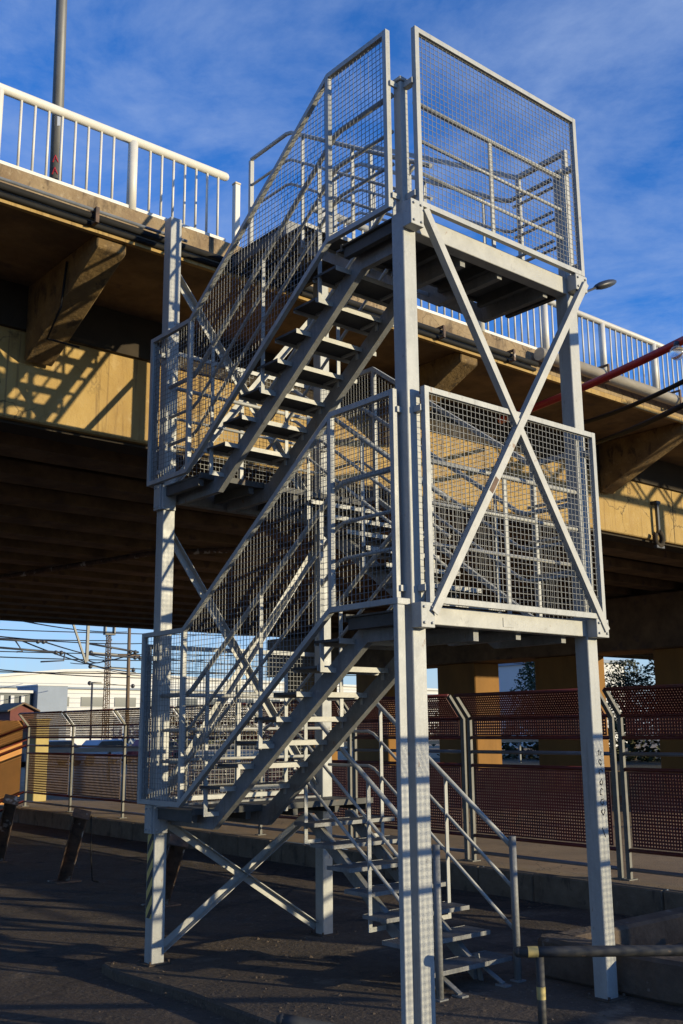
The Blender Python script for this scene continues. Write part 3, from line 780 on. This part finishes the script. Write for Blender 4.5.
# lattice mast
mast=thing('lattice_mast',(33.7,70,.25),'steel lattice mast with a small box head among the railway wires','mast')
ml=MB()
for dx in (-.2,.2):
    for dy in (-.2,.2): ml.bar((33.7+dx,70+dy,.25),(33.7+dx*.6,70+dy*.6,9.8),.07,.07)
z=.6
while z<9.6:
    for dy in (-.2,.2): ml.bar((33.5,70+dy,z),(33.9,70+dy,z+.35),.04,.04); ml.bar((33.9,70+dy,z+.35),(33.5,70+dy,z+.7),.04,.04)
    z+=.7
ml.build('lattice',M['wood'],mast)
MB().box(33.3,34.2,69.8,70.2,9.75,9.85).box(33.3,33.4,69.8,70.2,9.85,10.4).box(34.1,34.2,69.8,70.2,9.85,10.4).box(33.3,34.2,69.8,70.2,10.4,10.5).build('head_frame',M['lampdark'],mast)
for zz in (5.9,7.2,8.3): MB().bar((32.2,70,zz),(36,70,zz-.15),.09,.09).ball((32.2,70,zz),.18,8).ball((36,70,zz-.15),.18,8).build('cross_arm',M['lampdark'],mast)
po=thing('wooden_pole',(30.2,60,.25),'tall brown wooden pole right of the lattice mast','pole')
MB().tube([(30.2,60,.2),(30.1,60,11)],.15,10,r1=.11).build('shaft',M['wood'],po)
MB().bar((29.3,60,7.4),(31.0,60,7.4),.1,.1).build('cross_arm',M['wood'],po)
ps=thing('platform_lamp',(27.45,60,.25),'slim dark lamp post with a short side arm in front of the white hall','lamp post')
MB().tube([(27.45,60,.2),(27.42,60,5.4)],.07,8).build('shaft',M['lampdark'],ps)
MB().box(27.4,28.1,59.95,60.05,5.38,5.5).build('lamp_head',M['lampdark'],ps)
# overhead line portal with hanging arms
pt=thing('catenary_portal',(14,45,.25),'black overhead line portal with hanging posts and cantilever arms under the bridge edge','catenary')
MB().box(4,24.6,44.85,45.15,9.2,9.7).build('beam',M['lampdark'],pt)
for x in (4.2,24.4): MB().box(x-.12,x+.12,44.88,45.12,.25,9.19).build('leg',M['lampdark'],pt)
MB().bar((19.55,45,9.2),(19.55,45,5.8),.14,.14).build('drop_post',M['lampdark'],pt)
MB().bar((18.1,45,9.2),(19.5,45,5.75),.10,.10).build('drop_post',M['lampdark'],pt)
MB().bar((14.3,45,9.2),(14.3,45,5.6),.14,.14).build('drop_post',M['lampdark'],pt)
for (a,b,z0_,z1_) in ((14.3,17.3,6.75,6.72),(14.3,18.3,6.35,6.2),(19.6,22.6,6.75,6.4),(19.6,22.9,6.2,6.1)):
    MB().tube([(a,45,z0_),(b,45,z1_)],.055,8).ball((b-.2,45,z1_),.12,8).ball((b-.5,45,z1_),.12,8).build('cantilever_arm',M['lampdark'],pt)
MB().tube([(15.6,45,6.72),(16.0,45,6.2),(15.7,45,6.15)],.04,8).build('cantilever_arm',M['lampdark'],pt)
MB().tube([(18.3,45,6.2),(18.25,45,5.8),(17.0,45,5.7)],.04,8).build('cantilever_arm',M['lampdark'],pt)
# overhead wires, each a thing
WL=[((14,45,8.0),(38,75,10.6)),((10,45,7.2),(38,72,9.4)),((17.2,45,6.7),(60,115,11.2)),((18.3,45,6.2),(52,100,8.6)),((22.6,45,6.4),(40,90,8.8)),
    ((5,52,6.6),(44,72,8.2)),((5,58,6.0),(46,66,6.9)),((19.55,45,5.9),(33.7,70,8.0)),((33.7,70,7.2),(70,72,7.6)),((33.7,70,8.3),(70,74,7.9)),((3,50,7.6),(33.7,70,9.3)),((8,47,5.9),(45,80,7.0)),((4,62,7.4),(60,78,9.6)),((16,45,6.7),(34,66,6.6)),((22.9,45,6.1),(48,82,7.6)),((6,68,9.4),(52,70,10.6))]
for i,(a,b) in enumerate(WL):
    pts=[]
    for k in range(13):
        t=k/12; p=Vector(a).lerp(Vector(b),t); p.z-=.5*4*t*(1-t)*.6; pts.append(p)
    tag(MB().tube(pts,.04,5).build('overhead_wire',M['black'],None),'thin black overhead railway wire crossing the sky gap below the bridge','wire','overhead railway wires')
# low pale safety barrier and dark bank beyond the fence
br=thing('guard_rail',(22,33,.25),'long pale guard rail on dark posts behind the fence','guard rail')
MB().box(9,44,33,33.08,1.38,1.56).build('rail',M['hall'],br)
for i in range(13): MB().box(9.2+i*2.8,9.32+i*2.8,33.09,33.2,.25,1.5).build('post',M['rail_grey'],br)
# parked cars
def car(loc,rz,m,label):
    t=thing('parked_car',(0,0,0),label,'car','cars parked beyond the guard rail')
    MB().prism([(-2.1,.3),(-2.1,.75),(-1.9,.9),(-1.1,.95),(-.6,1.42),(.9,1.45),(1.6,1.0),(2.1,.9),(2.15,.3)],1,-.82,.82).build('body',m,t,.05)
    MB().prism([(-1.0,.97),(-.58,1.36),(.85,1.38),(1.4,1.0)],1,-.835,.835).build('window',M['darkglass'],t)
    for x in (-1.35,1.35):
        for y in (-.83,.63):
            MB().tube([(x,y,.32),(x,y+.2,.32)],.32,14).build('wheel',M['black'],t)
    t.location=loc; t.rotation_euler.z=rz
    return t
cm=[mat('car_blue',(.06,.10,.20),.3,0,.05,2),mat('car_silver',(.16,.17,.19),.3,.3,.05,2),mat('car_red',(.25,.03,.03),.3,0,.05,2),mat('car_white',(.34,.35,.38),.3,0,.05,2)]
for i,(x,mi,l) in enumerate(((17.6,0,'dark blue car parked beyond the guard rail, leftmost of the row'),(20.9,1,'dark grey car parked beyond the guard rail between the blue and the pale car'),(24.2,3,'pale grey car parked beyond the guard rail left of the red car'),(27.6,2,'dark red car parked beyond the guard rail'))):
    car((x,52,.25),R(8),cm[mi],l)
# trees
def tree(loc,h,rad,label,m,n=2600,cone=True):
    t=thing('pine_tree' if cone else 'leafy_tree',loc,label,'tree','trees beyond the bridge piers')
    x,y,z=loc
    tm=MB().tube([(x,y,z-.1),(x+.1,y,z+h*.5),(x,y+.1,z+h*.95)],h*.03,8,r1=.03)
    for i in range(9):
        a=random.uniform(0,6.28); hz=z+h*random.uniform(.3,.85); L=rad*(1-.7*(hz-z)/h)
        tm.tube([(x,y,hz),(x+L*math.cos(a),y+L*math.sin(a),hz+.2)],.05,5,r1=.015)
    tm.build('trunk',M['bark'],t)
    f=MB()
    for _ in range(n):
        q=random.uniform(.22,1.0); a=random.uniform(0,6.28); lim=rad*((1-q)**.7 if cone else math.sqrt(max(.05,1-((q-.6)/.42)**2)))
        lim*=.75+.25*math.sin(a*3+q*14)
        r=lim*math.sqrt(random.uniform(.1,1)); p=Vector((x+r*math.cos(a),y+r*math.sin(a),z+h*q-(.12*r if cone else 0)))
        s=random.uniform(.07,.17)*h/7
        u_=Vector((random.gauss(0,1),random.gauss(0,1),random.gauss(0,.5))).normalized(); v_=u_.cross(Vector((random.gauss(0,1),random.gauss(0,1),random.gauss(0,1)))).normalized()
        k=len(f.v); f.v+=[tuple(p-u_*s),tuple(p+v_*s*.5),tuple(p+u_*s),tuple(p-v_*s*.5)]; f.f.append((k,k+1,k+2,k+3)); f.sm.append(False)
    f.build('crown',m,t)
    return t
tree((58,46.5,.25),9.5,3.4,'dark pine tree seen through the left opening between the bridge piers',M['leaf'])
tree((62,37.5,.25),10,3.6,'broad dark pine tree seen through the right opening between the bridge piers',M['leaf'])
tree((64,42.5,.25),7,3.0,'lower round leafy tree between the two pines',M['leaf2'],2400,False)
tree((70,53,.25),7.5,2.6,'small leafy tree left of the pines by the white depot',M['leaf2'],2000,False)
tree((52,41.0,.25),5.2,2.6,'squat dark bush between the pines at the pier openings',M['leaf'],2600,False)
tree((47,30.5,.25),5.0,2.4,'low dark bush beyond the right opening between the bridge piers',M['leaf'],2400,False)
dp=thing('white_depot',(78,60,.25),'white depot building seen through the narrow gap right of the front column','building')
MB().box(74,82,55,72,.25,8.2).build('wall',M['hall'],dp)
MB().box(73.8,82.2,54.8,72.2,8.201,8.5).build('roof',M['bluewall'],dp)
for i in range(5): MB().box(73.96,73.99,56+i*3,57.6+i*3,1.5,3.2).build('window',M['darkglass'],dp)
hg=MB()
for _ in range(5200):
    s=random.uniform(0,1); x,y=(95+25*s,30-50*s) if _%2 else (70+60*s,124-3*s)
    x+=random.uniform(-2.5,2.5); y+=random.uniform(-2,2); z=.25+random.uniform(0,1)**1.3*(3.2+1.3*math.sin(s*40))
    u_=Vector((random.gauss(0,1),random.gauss(0,1),random.gauss(0,1))).normalized(); v_=u_.cross(Vector((0.3,.2,1))).normalized(); k=len(hg.v); r=.35
    hg.v+=[(x-u_.x*r,y-u_.y*r,z-u_.z*r),(x+v_.x*r,y+v_.y*r,z+v_.z*r),(x+u_.x*r,y+u_.y*r,z+u_.z*r),(x-v_.x*r,y-v_.y*r,z-v_.z*r)]; hg.f.append((k,k+1,k+2,k+3)); hg.sm.append(False)
for _ in range(3000):
    x,y=random.gauss(46,1.0),random.uniform(16,44); z=.25+random.uniform(0,1)**1.2*(1.9+.5*math.sin(y*1.7)+.3*math.sin(y*4.1))
    u_=Vector((random.gauss(0,1),random.gauss(0,1),random.gauss(0,1))).normalized(); v_=u_.cross(Vector((0.3,.2,1))).normalized(); k=len(hg.v); r=.16
    hg.v+=[(x-u_.x*r,y-u_.y*r,z-u_.z*r),(x+v_.x*r,y+v_.y*r,z+v_.z*r),(x+u_.x*r,y+u_.y*r,z+u_.z*r),(x-v_.x*r,y-v_.y*r,z-v_.z*r)]; hg.f.append((k,k+1,k+2,k+3)); hg.sm.append(False)
tag(hg.build('hedge',M['leaf2'],None),'far strip of scrubby bushes beyond the bridge','hedge',kind='stuff')

# ------------------------------------------------------------------ light, sky, camera
sun_to=Vector((.52,-1,.175)).normalized()
el=math.asin(sun_to.z); az=math.atan2(sun_to.x,sun_to.y)
sd=bpy.data.lights.new('sun','SUN'); sd.energy=4.35; sd.angle=R(.45); sd.color=(1,.86,.57)
so=bpy.data.objects.new('sun',sd); COL.objects.link(so); so.rotation_euler=(-sun_to).to_track_quat('-Z','Y').to_euler()
w=bpy.data.worlds.new('World'); S.world=w; w.use_nodes=True; nt=w.node_tree; N=nt.nodes; L=nt.links
bg=N['Background']; bg.inputs['Strength'].default_value=.15
sk=N.new('ShaderNodeTexSky'); sk.sky_type='NISHITA'; sk.sun_disc=False; sk.sun_elevation=el; sk.sun_rotation=az
sk.air_density=1.0; sk.dust_density=.2; sk.ozone_density=5.0; sk.altitude=300
tc=N.new('ShaderNodeTexCoord'); sx=N.new('ShaderNodeSeparateXYZ'); L.new(tc.outputs['Generated'],sx.inputs[0])
mz=N.new('ShaderNodeMath'); mz.operation='MAXIMUM'; L.new(sx.outputs['Z'],mz.inputs[0]); mz.inputs[1].default_value=.08
def div(o):
    d=N.new('ShaderNodeMath'); d.operation='DIVIDE'; L.new(o,d.inputs[0]); L.new(mz.outputs[0],d.inputs[1]); return d.outputs[0]
cx=N.new('ShaderNodeCombineXYZ'); L.new(div(sx.outputs['X']),cx.inputs[0]); L.new(div(sx.outputs['Y']),cx.inputs[1])
mp=N.new('ShaderNodeMapping'); mp.inputs['Scale'].default_value=(1.0,.9,1); mp.inputs['Rotation'].default_value=(0,0,R(35)); L.new(cx.outputs[0],mp.inputs['Vector'])
nz=N.new('ShaderNodeTexNoise'); nz.inputs['Scale'].default_value=2.6; nz.inputs['Detail'].default_value=14; nz.inputs['Roughness'].default_value=.64; nz.inputs['Distortion'].default_value=.25
L.new(mp.outputs[0],nz.inputs['Vector'])
cr=N.new('ShaderNodeValToRGB'); cr.color_ramp.elements[0].position=.40; cr.color_ramp.elements[1].position=.78
cr.color_ramp.elements[0].color=(0,0,0,1); cr.color_ramp.elements[1].color=(.62,.62,.62,1); L.new(nz.outputs['Fac'],cr.inputs['Fac'])
tn=N.new('ShaderNodeMixRGB'); tn.blend_type='MULTIPLY'; tn.inputs['Fac'].default_value=1; L.new(sk.outputs[0],tn.inputs['Color1']); tn.inputs['Color2'].default_value=(.70,1.10,1.50,1)
mx=N.new('ShaderNodeMixRGB'); L.new(cr.outputs['Color'],mx.inputs['Fac']); L.new(tn.outputs[0],mx.inputs['Color1']); mx.inputs['Color2'].default_value=(2.0,2.6,3.9,1)
hz=N.new('ShaderNodeMapRange'); L.new(sx.outputs['Z'],hz.inputs['Value']); hz.inputs['From Min'].default_value=.22; hz.inputs['From Max'].default_value=.0; hz.inputs['To Min'].default_value=0; hz.inputs['To Max'].default_value=.75
hm=N.new('ShaderNodeMixRGB'); L.new(hz.outputs[0],hm.inputs['Fac']); L.new(mx.outputs[0],hm.inputs['Color1']); hm.inputs['Color2'].default_value=(2.9,3.3,3.7,1)
L.new(hm.outputs[0],bg.inputs['Color'])

f_px,pitch,a,roll=1028.6148,.2077,.8707,.0096
fwd=Vector((math.cos(a)*math.cos(pitch),math.sin(a)*math.cos(pitch),math.sin(pitch)))
right=Vector((math.sin(a),-math.cos(a),0)); up=right.cross(fwd)
r2=right*math.cos(roll)-up*math.sin(roll); u2=right*math.sin(roll)+up*math.cos(roll)
cd=bpy.data.cameras.new('camera'); co=bpy.data.objects.new('camera',cd); COL.objects.link(co)
mtx=Matrix((r2,u2,-fwd)).transposed().to_4x4(); mtx.translation=Vector((-5.351,-5.541,2.2)); co.matrix_world=mtx
cd.sensor_fit='VERTICAL'; cd.sensor_height=24; cd.lens=f_px/1024*24; cd.clip_end=2000; cd.clip_start=.05
S.camera=co
S.view_settings.view_transform='Standard'; S.view_settings.look='None'; S.view_settings.exposure=.5; S.view_settings.gamma=1
S.render.resolution_x=683; S.render.resolution_y=1024
